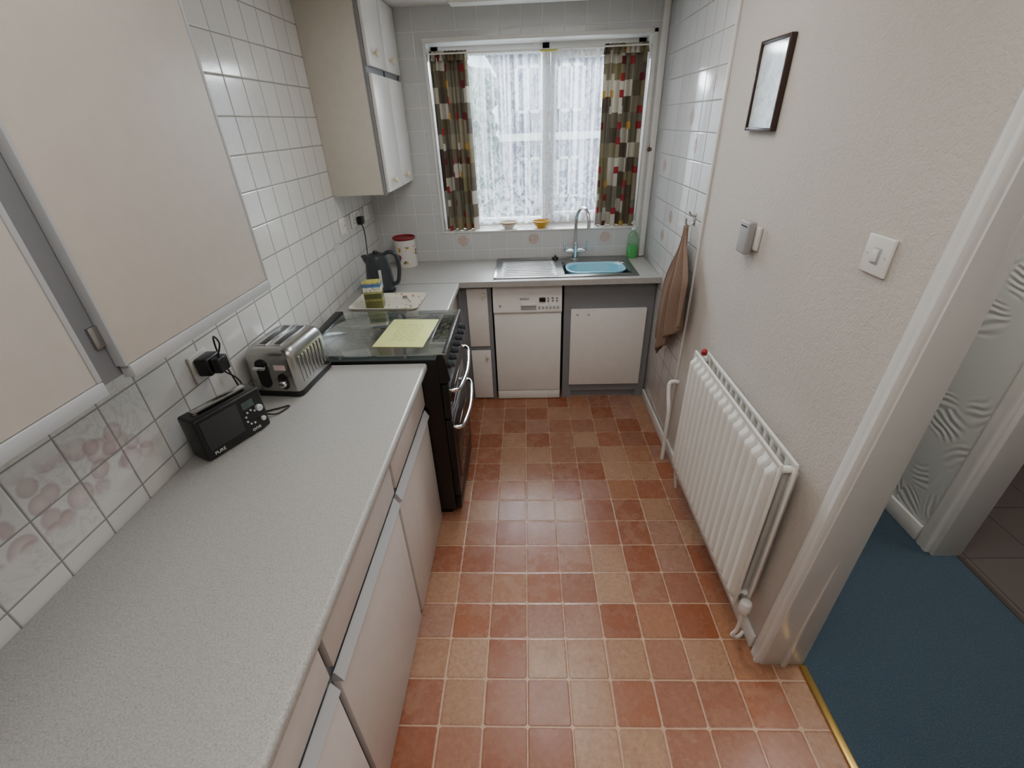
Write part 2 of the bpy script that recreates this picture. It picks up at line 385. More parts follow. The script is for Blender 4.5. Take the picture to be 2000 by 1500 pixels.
struct(boxes('wall_room',[(3.5,3.6,-1.3,3.6,0,H),(1.92,3.5,3.5,3.6,0,H)],m_paper))
struct(boxes('door_1',[(XR-.0,.985,.935,.963,0,2.04),(XR,.985,.157,.187,0,2.04),(XR,.985,.187,.90,2.005,2.039),
   (.905,.918,.922,.936,0,2.0)],m_white,bev=.002,lean=leanf))
def arch(name,x,sg,ys,z1=2.075,lean=0):
    (ya,yb_)=ys; d=1 if yb_>ya else -1; w=abs(yb_-ya)/.07
    prof=[(0,0),(.010,0),(.018,.006),(.018,.02),(.013,.028),(.015,.05),(.009,.065),(0,.07)]
    return struct(loft(name,[[(x+sg*a,ya+d*b*w-lean*z,z) for a,b in prof] for z in (0,z1)],m_white))
arch('trim_6',XR,-1,(.940,.995),lean=LN); arch('trim_7',.975,1,(.955,1.03)); arch('trim_8',XR,-1,(.163,.09))
arch('trim_9',1.80,-1,(1.43,1.5)); 
struct(boxes('door_2',[(1.80,1.925,1.41,1.44,0,2.04),(1.80,1.925,.5,.53,0,2.04),(1.80,1.925,.53,1.41,2.01,2.04)],m_white,bev=.003))
struct(box('trim_10',(1.905,1.925,.53,1.41,0,.008),plain('dark_threshold',C(70,58,50),.5),bev=.003))
struct(box('baseboard_right',(XR-.016,XR-.0005,.997,2.22,0,.07),m_white,bev=.004))
struct(box('baseboard_right_far',(XR-.022,XR-.009,2.236,2.80,0,.07),m_white,bev=.004))
struct(box('baseboard_hall',(1.784,1.7995,1.5,3.5,.004,.09),m_white,bev=.004))
# window
W=root('window_1','white framed casement window with a central mullion','window',(0.08,3.5,1.1)); W['kind']='structure'
f=.05
boxes('frame',[(wx0,wx0+f,3.46,3.53,wz0,wz1),(wx1-f,wx1,3.46,3.53,wz0,wz1),(wx0,wx1,3.46,3.53,wz0,wz0+f),(wx0,wx1,3.46,3.53,wz1-f,wz1),(.115,.165,3.46,3.53,wz0,wz1)],m_white,W,bev=.004)
boxes('sash',[(.17,.205,3.45,3.50,wz0+f,wz1-f),(wx1-f-.035,wx1-f,3.45,3.5,wz0+f,wz1-f),(.205,wx1-f-.035,3.45,3.5,wz0+f,wz0+f+.035),(.205,wx1-f-.035,3.45,3.5,wz1-f-.035,wz1-f)],m_white,W,bev=.004)
box('pane',(wx0+f,wx1-f,3.494,3.498,wz0+f,wz1-f),m_glass,W,bev=0)
struct(boxes('trim_11',[(wx0-.012,wx0+.004,YB-.004,YB+.18,wz0,wz1),(wx1-.004,wx1+.02,YB-.006,YB+.18,wz0,wz1+.02),(wx0-.012,wx1+.02,YB-.006,YB+.18,wz1-.004,wz1+.018)],m_white,bev=.002))
struct(box('trim_12',(wx0,wx1,YB-.006,3.46,wz0-.004,wz0+.006),m_plastic,bev=.002))
# ---------------- outside
g=box('ground',(-20,25,3.8,30,-1.2,-1.0),plain('grass',C(100,116,96),.9,bs=20),bev=0); g['kind']='stuff'; g['label']='grass ground outside the window'
Bd=root('building','brown brick house with white framed windows outside','building',(1,12,-1))
bm=box('facade',(-.6,9,12,18,-1.0,3.1),m_brick,Bd,bev=0)
loft('roof',[[(-.9,11.6,3.1),(9.3,11.6,3.1),(9.3,15,5.2),(-.9,15,5.2)],[(-.9,18,3.1),(9.3,18,3.1),(9.3,15.1,5.2),(-.9,15.1,5.2)]],plain('roof_tiles',C(74,72,86),.9),Bd,smooth=0)
m_dg=plain('dark_window_glass',C(60,76,104),.1)
for x in (-.2,.75,1.7,2.7):
    for z in (.1,1.9):
        wf=boxes('window',[(x,x+.6,11.95,12.02,z,z+.06),(x,x+.6,11.95,12.02,z+.84,z+.9),(x,x+.06,11.95,12.02,z,z+.9),(x+.54,x+.6,11.95,12.02,z,z+.9),(x+.27,x+.33,11.95,12.02,z,z+.9)],m_white,Bd)
        box('window_glass',(x+.05,x+.55,11.975,12.0,z+.05,z+.85),m_dg,wf,bev=0)
box('string_course',(-.6,9,11.9,12.0,1.35,1.5),m_white,Bd,bev=0)
rnd=random.Random(2)
bmh=bmesh.new()
for i in range(26):
    r_=rnd.uniform(.3,.5); c_=Vector((-1.15+rnd.uniform(-.6,.35),9.6+rnd.uniform(-.5,.5),-.4+i*.115))
    rr=bmesh.ops.create_icosphere(bmh,subdivisions=3,radius=r_)
    for v in rr['verts']:
        v.co=v.co*(1+.18*math.sin(v.co.x*23+v.co.y*17+i)*math.cos(v.co.z*21))+c_
        v.co.z=max(v.co.z,-.998)
tree=finish('tree',mesh_of(bmh,'tree'),plain('foliage',C(92,118,92),.9,bs=18,bst=.6,var=.3),None,60)
tag(tree,'leafy green tree standing outside the window','tree')
# ---------------- worktops
tag(box('worktop',(XL+.001,-.425,-.6,1.665,.865,.9),m_wt,bev=.012,seg=4),'long speckled pale grey laminate worktop beside the cooker','worktop')
tag(box('worktop',(XL+.001,-.425,2.192,2.738,.865,.9),m_wt,bev=.008,seg=3),'short speckled grey worktop holding tray and kettle','worktop')
sx0,sx1,sy0,sy1=.235,.665,2.84,3.12
tag(boxes('worktop',[(XL+.001,sx0,2.741,YB-.001,.865,.9),(sx1,XR-.010,2.741,YB-.001,.865,.9),(sx0,sx1,2.741,sy0,.865,.9),(sx0,sx1,sy1,YB-.001,.865,.9)],m_wt,bev=0),'speckled grey worktop under the window with inset sink','worktop')
# ---------------- base cabinets left
def base(y0,y1,label):
    r=root('base_cabinet',label,'cabinet',(-.75,(y0+y1)/2,0))
    box('body',(XL+.004,-.477,y0+.0008,y1-.0008,.0,.863),m_grey,r,bev=.001)
    box('drawer',(-.476,-.458,y0+.010,y1-.010,.695,.850),m_warmlitlam,r,bev=.002)
    d=box('door',(-.476,-.458,y0+.010,y1-.010,.010,.632),m_warmlitlam,r,bev=.002)
    loft('handle',[[(-.476,y,.633),(-.450,y,.633),(-.447,y,.636),(-.462,y,.668),(-.466,y,.668),(-.476,y,.645)] for y in (y0+.010,y1-.010)],m_alu,d,label='long flat satin aluminium strip handle',smooth=20)
    return r
base(.545,1.125,'base cabinet with white drawer, door and aluminium strip handle')
base(1.127,1.664,'base cabinet next to the cooker, white drawer and door')
base(-.06,.543,'base cabinet under the near end of the worktop')
r=root('base_cabinet','short base cabinet beyond the cooker with white side','cabinet',(-.7,2.45,0))
box('body',(XL+.004,-.477,2.193,2.81,.0,.863),m_grey,r,bev=.001); box('drawer',(-.476,-.458,2.2,2.78,.69,.848),m_warmlitlam,r); box('door',(-.476,-.458,2.2,2.78,.03,.66),m_warmlitlam,r)
# ---------------- cooker
K=root('cooker','black freestanding cooker with glass lid and silver handles','cooker',(-.65,1.93,0))
cy0,cy1=1.677,2.183
box('body',(-1.0,-.385,cy0,cy1,.04,.90),m_blackg,K,bev=.004)
boxes('plinth',[(-.95,-.41,cy0+.02,cy1-.02,0,.04)],m_black,K)
hb=box('hob',(-.97,-.39,cy0+.004,cy1-.004,.90,.908),plain('hob_enamel',C(88,97,96),.5,.2),K,bev=.002,label='dark enamel hob plate')
m_ring=plain('burner_ring',C(160,162,160),.4,.6)
for (bx,by,rr) in ((-.80,1.80,.04),(-.80,2.06,.045),(-.52,1.80,.045),(-.52,2.06,.035)):
    lathe('burner',[(rr,0),(rr,.006),(rr*.75,.007),(rr*.7,.012),(rr*.1,.013)],(bx,by,.9082),m_ring,hb,24)
    boxes('pan_support',[(bx-.12,bx+.12,by-.003,by+.003,.9205,.9245),(bx-.003,bx+.003,by-.11,by+.11,.9205,.9245)]+
      [(bx-.12,bx+.12,by+s*.11-.003,by+s*.11+.003,.9205,.9245) for s in (-1,1)]+[(bx+s*.12-.003,bx+s*.12+.003,by-.11,by+.11,.9205,.9245) for s in (-1,1)]+
      [(bx+a-.004,bx+a+.004,by+b-.004,by+b+.004,.9084,.921) for a,b in ((.12,0),(-.12,0),(0,.11),(0,-.11))],m_ring,hb)
L_=box('lid',(-.955,-.345,cy0-.002,cy1+.002,.928,.934),m_lid,K,bev=.002,label='clear glass lid, closed')
box('lid_hinge',(-.995,-.955,cy0,cy1,.905,.94),m_black,K,bev=.004)
box('lid_trim',(-.36,-.345,cy0,cy1,.9345,.9375),m_black,K,bev=.001)
cp=loft('control_panel',[[(-.385,y,.79),(-.352,y,.79),(-.338,y,.81),(-.352,y,.905),(-.36,y,.922),(-.385,y,.922)] for y in (cy0+.001,cy1-.001)],m_blackg,K)
Mk=Matrix.Rotation(math.radians(82),4,'Y')
for i in range(7):
    y=cy0+.05+i*.068
    lathe('knob',[(.019,0),(.019,.006),(.015,.008),(.014,.024),(.011,.026)],(0,0,0),m_dgrey,cp,20,M=Matrix.Translation((-.346,y,.858))@Mk)
od1=box('oven_door',(-.384,-.352,cy0+.004,cy1-.004,.60,.782),m_blackg,K,bev=.004)
od2=box('oven_door',(-.384,-.352,cy0+.004,cy1-.004,.13,.592),m_blackg,K,bev=.004)
m_ow=plain('oven_glass',C(22,23,25),.1)
box('oven_window',(-.3525,-.3495,cy0+.07,cy1-.07,.635,.70),m_ow,od1,bev=.001); box('oven_window',(-.3525,-.3495,cy0+.07,cy1-.07,.2,.46),m_ow,od2,bev=.001)
box('drawer',(-.384,-.356,cy0+.004,cy1-.004,.045,.122),m_blackg,K,bev=.004)
for z,od in ((.735,od1),(.535,od2)):
    tube('handle',[(-.352,cy0+.03,z+.005),(-.325,cy0+.035,z),(-.312,cy0+.09,z-.012),(-.302,(cy0+cy1)/2,z-.02),(-.312,cy1-.09,z-.012),(-.325,cy1-.035,z),(-.352,cy1-.03,z+.005)],.0095,m_chrome,od,12,label='curved silver bar handle')
def folderm():
    t=NT('yellow_plastic_wallet'); P,x=t.obj()
    ln=t.math('LESS_THAN',t.math('FRACT',t.math('MULTIPLY',x[1],60.0)),.4)
    words=t.math('GREATER_THAN',t.noise(t.comb(t.math('MULTIPLY',x[0],60.0),t.math('FLOOR',t.math('MULTIPLY',x[1],60.0))),1.0,1.0),.45)
    box_=t.math('MULTIPLY',t.math('LESS_THAN',t.math('ABSOLUTE',x[0]),.06),t.math('LESS_THAN',t.math('ABSOLUTE',x[1]),.10))
    k=t.math('MULTIPLY',t.math('MULTIPLY',ln,words),box_)
    return t.surf(t.bsdf(t.mix(t.math('MULTIPLY',k,.4),C(222,228,150),C(110,114,84)),.25))
m_fold=folderm()
fo=box('document_wallet',(-.112,.112,-.155,.155,0,.0025),m_fold,bev=.0008)
fo.location=(-.555,1.90,.9352); fo.rotation_euler=(0,0,-.06); fo['label']='yellow green plastic document wallet lying on cooker lid'; fo['category']='document wallet'
# ---------------- back units
def knob(loc,parent,axis='-Y',s=1.0,mat=m_knob):
    M=Matrix.Translation(loc)@(Matrix.Rotation(math.radians(90),4,'X') if axis=='-Y' else Matrix.Rotation(math.radians(90),4,'Y'))
    return lathe('knob',[(.006*s,0),(.006*s,.008*s),(.013*s,.014*s),(.016*s,.02*s),(.014*s,.027*s),(.006*s,.03*s)],(0,0,0),mat,parent,20,M=M)
r=root('base_cabinet','narrow grey framed cabinet with two white doors and knobs','cabinet',(-.33,2.85,0))
box('body',(-.43,-.237,2.8155,3.2,0,.863),m_grey,r,bev=.001)
d1=box('door',(-.395,-.262,2.80,2.815,.43,.838),m_whitelam,r); d2=box('door',(-.395,-.262,2.80,2.815,.015,.395),m_whitelam,r)
knob((-.285,2.80,.80),d1,s=.8); knob((-.285,2.80,.355),d2,s=.8)
box('filler',(-.4765,-.4305,2.812,2.83,0,.863),m_grey,r)
D=root('dishwasher','white slimline dishwasher with control panel under worktop','dishwasher',(0,2.9,0))
m_dw=plain('white_enamel',C(234,233,228),.25)
box('body',(-.226,.222,2.822,3.24,.0,.862),m_dw,D,bev=.002)
box('door',(-.224,.220,2.797,2.8215,.075,.665),m_dw,D,bev=.005)
box('kickboard',(-.222,.218,2.80,2.8215,.006,.07),m_dw,D,bev=.002)
cp=loft('control_panel',[[(x,2.8215,.67),(x,2.790,.67),(x,2.786,.68),(x,2.797,.80),(x,2.8215,.858)] for x in (-.225,.221)],m_dw,D,smooth=20)
box('handle_recess',(-.045,.055,2.785,2.7915,.69,.735),m_greyl,cp,bev=.003)
box('handle',(-.045,.055,2.776,2.787,.722,.737),m_dw,cp,bev=.003)
box('display',(.075,.115,2.784,2.793,.745,.772),m_black,cp,bev=.001)
for i in range(6): box('button',(.068+i*.024,.082+i*.024,2.782,2.790,.70,.716),m_greyl,cp,bev=.001)
for i in range(6):
    box('indicator',(.128+(i%3)*.028,.138+(i%3)*.028,2.786,2.7925,.748+.018*(i//3),.752+.018*(i//3)),m_dgrey,cp,bev=0)
Mt=Matrix.Translation((-.02,2.7895,.765))@Matrix.Rotation(math.radians(90),4,'X')@Matrix.Rotation(math.radians(-4),4,'X')
text('lettering','BOSCH',.018,Mt,m_dgrey,cp)
lathe('badge',[(.009,0),(.009,.002)],(0,0,0),m_greyl,cp,20,M=Matrix.Translation((-.18,2.789,.72))@Matrix.Rotation(math.radians(90),4,'X'))
r=root('sink_cabinet','grey painted sink base unit with a white door','cabinet',(.52,2.85,0))
boxes('body',[(.238,.82,2.8155,2.83,.055,.863),(.238,.256,2.83,3.26,0,.863),(.80,.82,2.83,3.26,0,.863),(.30,.78,2.835,2.85,.0,.07),(.238,.30,2.8155,2.83,0,.055),(.76,.82,2.8155,2.83,0,.055)],m_grey,r)
d=box('door',(.283,.775,2.798,2.815,.115,.682),m_whitelam,r)
for x in (.325,.40): lathe('screw_cap',[(.007,0),(.007,.004),(.004,.006)],(0,0,0),m_alu,d,14,M=Matrix.Translation((x,2.798,.65))@Matrix.Rotation(math.radians(90),4,'X'))
# ---------------- sink
S=root('sink','stainless steel sink with ribbed drainer and square bowl','sink',(.24,3.02,.9))
z0=.9005;z1=.905
boxes('rim',[(-.215,.70,2.79,2.812,z0,z1+.002),(-.215,.70,3.238,3.26,z0,z1+.002),(-.215,-.195,2.812,3.238,z0,z1+.002),(.68,.70,2.812,3.238,z0,z1+.002)],m_sinksteel,S,bev=.0015)
boxes('deck',[(.19,.2375,2.812,3.238,z0,z1),(.6625,.68,2.812,3.238,z0,z1),(.2375,.6625,2.812,2.8425,z0,z1),(.2375,.6625,3.1175,3.238,z0,z1),(-.195,-.17,2.812,3.238,z0,z1),(-.17,.19,3.19,3.238,z0,z1)],m_sinksteel,S,bev=0)
def drn(s,t):
    y=2.812+t*.378; x=-.17+.36*s
    e=min(1,min(s,1-s)*12)
    w=math.sin(t*math.pi*2*10); w=math.copysign(abs(w)**.5,w)
    return (x,y,.9035+.005*(w-.6)*e)
grid('drainer',drn,20,160,m_sinksteel,S)
cx,cyy=.45,2.98
rg=[rrect(.425,.275,.05,.9045,cx,cyy),rrect(.41,.26,.05,.895,cx,cyy),rrect(.39,.24,.05,.78,cx,cyy),rrect(.33,.18,.05,.762,cx,cyy)]
loft('bowl',rg,m_sinksteel,S,False,True)
b=loft('washing_up_bowl',[rrect(.30,.17,.06,.768,cx,cyy),rrect(.355,.215,.08,.895,cx,cyy),rrect(.385,.24,.09,.900,cx,cyy),rrect(.388,.243,.092,.908,cx,cyy),rrect(.372,.228,.085,.910,cx,cyy),rrect(.35,.205,.08,.90,cx,cyy),rrect(.295,.165,.06,.775,cx,cyy)],m_blue,None,True,True)
tag(b,'light blue plastic washing up bowl sitting in the sink','washing-up bowl')
F_=root('tap','chrome swan neck mixer tap with two levers','tap',(.33,3.19,.905))
tx,ty=.335,3.185
lathe('base',[(.028,0),(.028,.006),(.02,.012),(.018,.10),(.02,.11),(.016,.12)],(tx,ty,.9055),m_chrome,F_)
tube('spout',[(tx,ty,1.02),(tx,ty,1.13),(tx+.003,ty-.01,1.20),(tx+.025,ty-.045,1.25),(tx+.05,ty-.10,1.248),(tx+.065,ty-.135,1.205),(tx+.068,ty-.145,1.14)],.0115,m_chrome,F_,14)
tube('valve_body',[(tx-.05,ty,.965),(tx+.05,ty,.965)],.016,m_chrome,F_,14,0)
for s in (-1,1):
    tube('lever',[(tx+s*.05,ty,.965),(tx+s*.07,ty,.968),(tx+s*.075,ty-.005,.99),(tx+s*.078,ty-.01,1.03)],.007,m_chrome,F_,10)
pl=lathe('sink_plug',[(.022,0),(.024,.005),(.02,.012),(.008,.016),(.006,.026)],(.20,3.215,.9055),m_black); tag(pl,'black rubber sink plug on the sink edge','sink plug')
bx,by=.735,3.215
So=root('soap_bottle','clear pump bottle of green washing up soap','soap bottle',(bx,by,.9))
loft('bottle',[rrect(.066,.04,.016,.901,bx,by),rrect(.074,.044,.018,.92,bx,by),rrect(.074,.044,.018,1.04,bx,by),rrect(.054,.036,.015,1.068,bx,by),rrect(.028,.028,.013,1.078,bx,by),rrect(.028,.028,.013,1.09,bx,by)],m_clearpl,So)
loft('liquid',[rrect(.060,.034,.013,.903,bx,by),rrect(.068,.038,.015,.92,bx,by),rrect(.068,.038,.015,.985,bx,by)],m_green,So,label='green liquid soap')
lathe('pump',[(.016,0),(.016,.018),(.006,.02),(.006,.045),(.012,.046),(.012,.056)],(bx,by,1.0905),m_plastic,So,20)
tube('nozzle',[(bx,by,1.142),(bx-.015,by-.02,1.144),(bx-.025,by-.034,1.138)],.005,m_plastic,So,8)
# ---------------- near wall cabinets
xf=-.745
r=root('wall_cabinet','cream fronted wall cabinets with grey edging over worktop','cabinet',(-.9,.7,1.37))
box('body',(XL+.001,xf-.02,-.1,1.255,1.372,2.30),m_grey,r,bev=.002)
for (a,b_) in ((.725,1.245),(.08,.655)):
    d=box('door',(xf-.019,xf,a,b_,1.392,2.28),m_cream,r,bev=.002)
    each('edging',[(xf-.019,xf+.001,b_,b_+.010,1.392,2.28),(xf-.019,xf+.0015,a-.006,a,1.392,2.28)],m_greyl,d)
    box('bottom_rail',(xf-.019,xf+.004,a,b_+.008,1.366,1.391),m_greyl,r,bev=.002)
each('hinge',[(xf-.020,xf-.014,.700,.724,1.435,1.475)],m_steel,r,.001)
# far wall cabinet
xf=-.75
r=root('wall_cabinet','tall cream wall cabinet with four white doors beside window','cabinet',(-.9,2.9,1.435))
box('body',(XL+.001,xf-.019,2.615,3.262,1.437,2.335),m_creamside,r,bev=.001)
boxes('front_frame',[(xf-.0185,xf-.006,2.612,2.63,1.437,2.335),(xf-.0185,xf-.006,2.63,3.262,1.437,1.452),(xf-.0185,xf-.006,2.63,3.262,1.985,2.02),(xf-.0185,xf-.006,2.925,2.95,1.452,2.335),(xf-.0185,xf-.006,3.24,3.262,1.452,2.335)],m_grey,r)
for (a,b_) in ((2.632,2.93),(2.942,3.245)):
    for (c,d) in ((1.447,1.985),(2.015,2.33)):
        dd=box('door',(xf-.0055,xf+.012,a,b_,c,d),m_whitelam,r,bev=.002)
        knob((xf+.012,a+.085,c+.055),dd,'X',1.1)
o=box('trim_13',(-.38,.62,2.93,3.03,2.285,2.339),m_plastic,bev=.012,seg=3); struct(o)
# ---------------- radiator
Rd=root('radiator','white double panel radiator with ribbed front on wall','radiator',(.76,1.4,.2))
ry0,ry1,rz0,rz1=1.05,1.815,.195,.85
FX,BX=.742,.788
def panel(name,x,sg,nr=16,z1=rz1):
    n=nr*20
    def fn(s,t):
        y=ry0+s*(ry1-ry0)
        q=s*nr; a=0
        if .25<q<nr-.25:
            ph=q%1.0
            a=min(1,max(0,(.5-.5*math.cos(2*math.pi*ph)-.24)*3.2)); a=a*a*(3-2*a)
        tz=rz0+(z1-rz0)*t
        e=min(1,max(0,(min(t,1-t)-.03)/.03)); e=e*e*(3-2*e)
        return (x+sg*(.022*a*e),y,tz)
    return grid(name,fn,n,48,m_rad,Rd,solid=.004)
panel('front_panel',FX,-1); panel('rear_panel',BX,1)
for nm,x in (('seam',FX),('seam',BX)):
    boxes(nm,[(x-.005,x+.005,ry0-.004,ry1+.004,rz1-.008,rz1+.006),(x-.005,x+.005,ry0-.004,ry1+.004,rz0-.006,rz0+.006),(x-.005,x+.005,ry0-.006,ry0+.004,rz0,rz1),(x-.005,x+.005,ry1-.004,ry1+.006,rz0,rz1)],m_rad,Rd,bev=.003)
for (y,z) in ((ry0+.02,rz0+.035),(ry0+.02,rz1-.03),(ry1-.02,rz0+.035),(ry1-.02,rz1-.03)):
    tube('connector',[(FX-.004,y,z),(BX,y,z)],.012,m_rad,Rd,14,0)
each('bracket',[(.814,.832,1.15,1.18,.3,.8),(.814,.832,1.62,1.65,.3,.8)],m_rad,Rd)
vx=(FX+BX)/2
tube('valve_stem',[(vx,ry0+.02,rz0+.035),(vx,ry0-.012,rz0+.03),(vx,ry0-.03,rz0+.01)],.009,m_chrome,Rd,12)
lathe('thermostatic_valve',[(.010,-.04),(.012,-.025),(.012,-.01),(.017,0),(.021,.01),(.022,.04),(.018,.052),(.008,.056)],(vx,ry0-.03,rz0-.005),m_plastic,Rd,24)
tube('pipe',[(vx,ry0-.03,.15),(vx,ry0-.03,.08),(vx-.01,ry0-.028,.04),(vx+.02,ry0-.02,.014),(.815,ry0+.0,.012)],.0065,m_plastic,Rd,10)
tube('pipe',[(vx,ry1-.02,rz0+.035),(vx,ry1+.03,.20),(.77,ry1+.05,.13),(.79,ry1+.05,.0)],.0075,m_rad,Rd,10)
lathe('cap',[(.012,0),(.014,.016),(.008,.024)],(vx,ry1-.03,rz1+.002),m_red,Rd,16,label='small red cap')
p=tube('heating_pipe',[(.832,2.20,.47),(.80,2.20,.475),(.782,2.195,.46),(.778,2.17,.41),(.778,2.13,.34),(.779,2.12,.25),(.78,2.11,.0)],.011,m_rad,None,12)
tag(p,'white painted heating pipe rising from floor to wall','pipe')
# ---------------- right wall things
Mi=root('picture_frame','small dark wood framed picture behind glass on wall','picture frame',(XR,1.835,1.7))
a,b_,c,d=1.735,1.94,1.70,1.965; w=.010
boxes('frame',[(XR-.02,XR-.001,a,a+w,c,d),(XR-.02,XR-.001,b_-w,b_,c,d),(XR-.02,XR-.001,a+w,b_-w,c,c+w),(XR-.02,XR-.001,a+w,b_-w,d-w,d)],m_wood,Mi,bev=.002)
t=NT('glass_painted_reflection'); P,x=t.pos(); m_mir=t.surf(t.bsdf(t.ramp(t.noise(P,26.0,4.0,.6,1.0),[(.35,C(182,194,200)),(.5,C(214,221,223)),(.7,C(228,232,233))]),.08,.08))  # pale blue mottle paints the glass reflection into the colour
box('glass',(XR-.012,XR-.0015,a+w,b_-w,c+w,d-w),m_mir,Mi,bev=0)
Th=root('control_box','grey plastic wall mounted sensor box','sensor',(XR,1.72,1.3))
box('back_plate',(XR-.012,XR-.0008,1.665,1.715,1.325,1.405),m_plastic,Th,bev=.003)
box('case',(XR-.040,XR-.0125,1.69,1.765,1.305,1.42),m_thermo,Th,bev=.007,seg=3)
box('vent',(XR-.042,XR-.040,1.705,1.75,1.40,1.404),m_black,Th,bev=0)
Sw=root('light_switch','square white plastic single light switch','light switch',(XR,1.095,1.41))
box('plate',(XR-.009,XR-.0008,1.05,1.138,1.412,1.50),m_plastic,Sw,bev=.003,seg=3)
box('rocker_surround',(XR-.0105,XR-.0092,1.081,1.107,1.437,1.475),m_greyl,Sw,bev=.0005)
box('rocker',(XR-.014,XR-.0106,1.085,1.103,1.442,1.470),m_plastic,Sw,bev=.0015)
each('screw',[(XR-.0098,XR-.009,1.062,1.066,1.454,1.458),(XR-.0098,XR-.009,1.122,1.126,1.454,1.458)],m_greyl,Sw,0)
Hk=root('hook','small metal wall hook for a towel','hook',(XR,2.33,1.3))
box('plate',(XR-.012,XR-.0085,2.322,2.342,1.285,1.345),m_steel,Hk,bev=.001)
tube('prong',[(XR-.012,2.332,1.30),(XR-.035,2.332,1.285),(XR-.048,2.332,1.295),(XR-.05,2.332,1.32)],.004,m_steel,Hk,8)
tube('upper_prong',[(XR-.012,2.332,1.33),(XR-.03,2.332,1.335),(XR-.04,2.332,1.35)],.004,m_steel,Hk,8)
def tw(s,t):
    e=min(1,t*1.8); e=e*e*(3-2*e)
    y=2.332+(s-.52)*(.03+.34*e)+.04*t*s
    L=.46+.42*s**1.2 if s<.75 else .46+.42*.75**1.2-.4*(s-.75)
    z=1.285-t*L
    x=XR-.045-.022*math.sin(s*19+t*1.5)*(.3+.7*e)-.026*math.sin(math.pi*s)*e-.008*math.sin(s*43)*e
    return (min(x,XR-.016),y,z)
tag(grid('towel',tw,90,40,m_towel,solid=.006),'brown towel hanging in folds from wall hook','towel')
# ---------------- curtains
def pleat(name,x0,x1,z0,z1,y,amp,nf,mat,parent,seed=0,length=None,arc=True):
    rnd=random.Random(seed); ph=[rnd.uniform(-.7,.7) for _ in range(nf+2)]
    nu=nf*20
    def xy(s,t):
        k=s*nf; i=min(int(k),nf); p_=ph[i]*(1-(k-i))+ph[min(i+1,nf+1)]*(k-i)
        a=amp*(.6+.4*t)
        return (x0+(x1-x0)*s+.010*math.sin(k*12.56+2)*t, y+a*math.sin(2*math.pi*k+p_)+.2*a*math.sin(2*math.pi*k*2.3+p_*3+t))
    L=[0]
    for i in range(nu):
        a=xy(i/nu,.5); b=xy((i+1)/nu,.5); L.append(L[-1]+math.hypot(a[0]-b[0],a[1]-b[1]))
    return grid(name,lambda s,t:xy(s,t)+(z1-(z1-z0)*t,),nu,40,mat,parent,uvfn=lambda s,t:(L[int(round(s*nu))]+seed*.37,(1-t)*(z1-z0)))
def curtain(x0,x1,seed,label):
    c=root('curtain',label,'curtain',((x0+x1)/2,3.31,1.11),group='patterned window curtains')
    pleat('fabric',x0,x1,1.104,2.10,3.325,.038,4,m_curt,c,seed)
    pleat('heading',x0,x1,2.085,2.135,3.315,.018,9,m_curt,c,seed+5)
    return c
curtain(-.565,-.34,3,'patterned curtain of beige, red and yellow squares, gathered')
curtain(.48,.735,8,'patterned curtain of beige, red and yellow squares, gathered')
Cr=root('curtain_rail','thin white curtain rail across the window','curtain rail',(0.08,3.31,2.12))
tube('rail',[(wx0+.006,3.282,2.118),(wx1-.006,3.282,2.118)],.004,m_white,Cr,10,0)
box('clip',(.10,.2,3.274,3.29,2.106,2.114),plain('yellow_plastic',C(200,192,70),.4),Cr,bev=.002)
def netf(s,t):
    w=.5+.5*math.sin(s*7+1)
    y=3.42+(.014+.016*w)*math.sin(s*2*math.pi*16+1.8*math.sin(s*11))+.006*math.sin(s*2*math.pi*39)
    return (wx0+.01+(wx1-wx0-.02)*s, min(y,3.446), 2.125-(1.01-.012*abs(math.sin(s*2*math.pi*15)))*t)
Nt=grid('net_curtain',netf,560,30,m_lace,None,uvfn=lambda s,t:(s*2.0,(1-t)*.98))
tag(Nt,'white floral lace net curtain hanging across the window','net curtain')
tube_=tube('net_rail',[(wx0+.006,3.42,2.128),(wx1-.006,3.42,2.128)],.004,m_white,None,8,0); tag(tube_,'thin wire rail holding the net curtain','curtain rail')
def bowl(loc,mo,mi,label,r=.055):
    o=root('bowl',label,'bowl',loc)
    lathe('body',[(r*.45,0),(r*.5,.006),(r*.8,.02),(r,.045),(r*.94,.045),(r*.72,.02),(r*.4,.01)],loc,mo,o)
    lathe('rim',[(r*1.01,.036),(r*1.04,.04),(r*1.03,.047),(r*.93,.048),(r*.92,.044)],loc,mi,o,cap0=False,cap1=False)
m_yel=plain('yellow_glaze',C(204,158,44),.25)
bowl((-.125,3.32,1.1015),m_plastic,plain('tan_glaze',C(190,160,110),.3),'small white bowl with tan rim on windowsill',.06)
bowl((.105,3.32,1.1015),m_yel,m_yel,'small yellow glazed bowl on windowsill',.06)
o=lathe('hanging_ornament',[(.003,0),(.013,.006),(.016,.015),(.012,.025),(.005,.03),(.004,.05)],(.79,3.245,1.56),plain('brown_wood',C(96,66,52),.5)); 
tag(o,'small brown ornament hanging on tiles beside window','ornament')
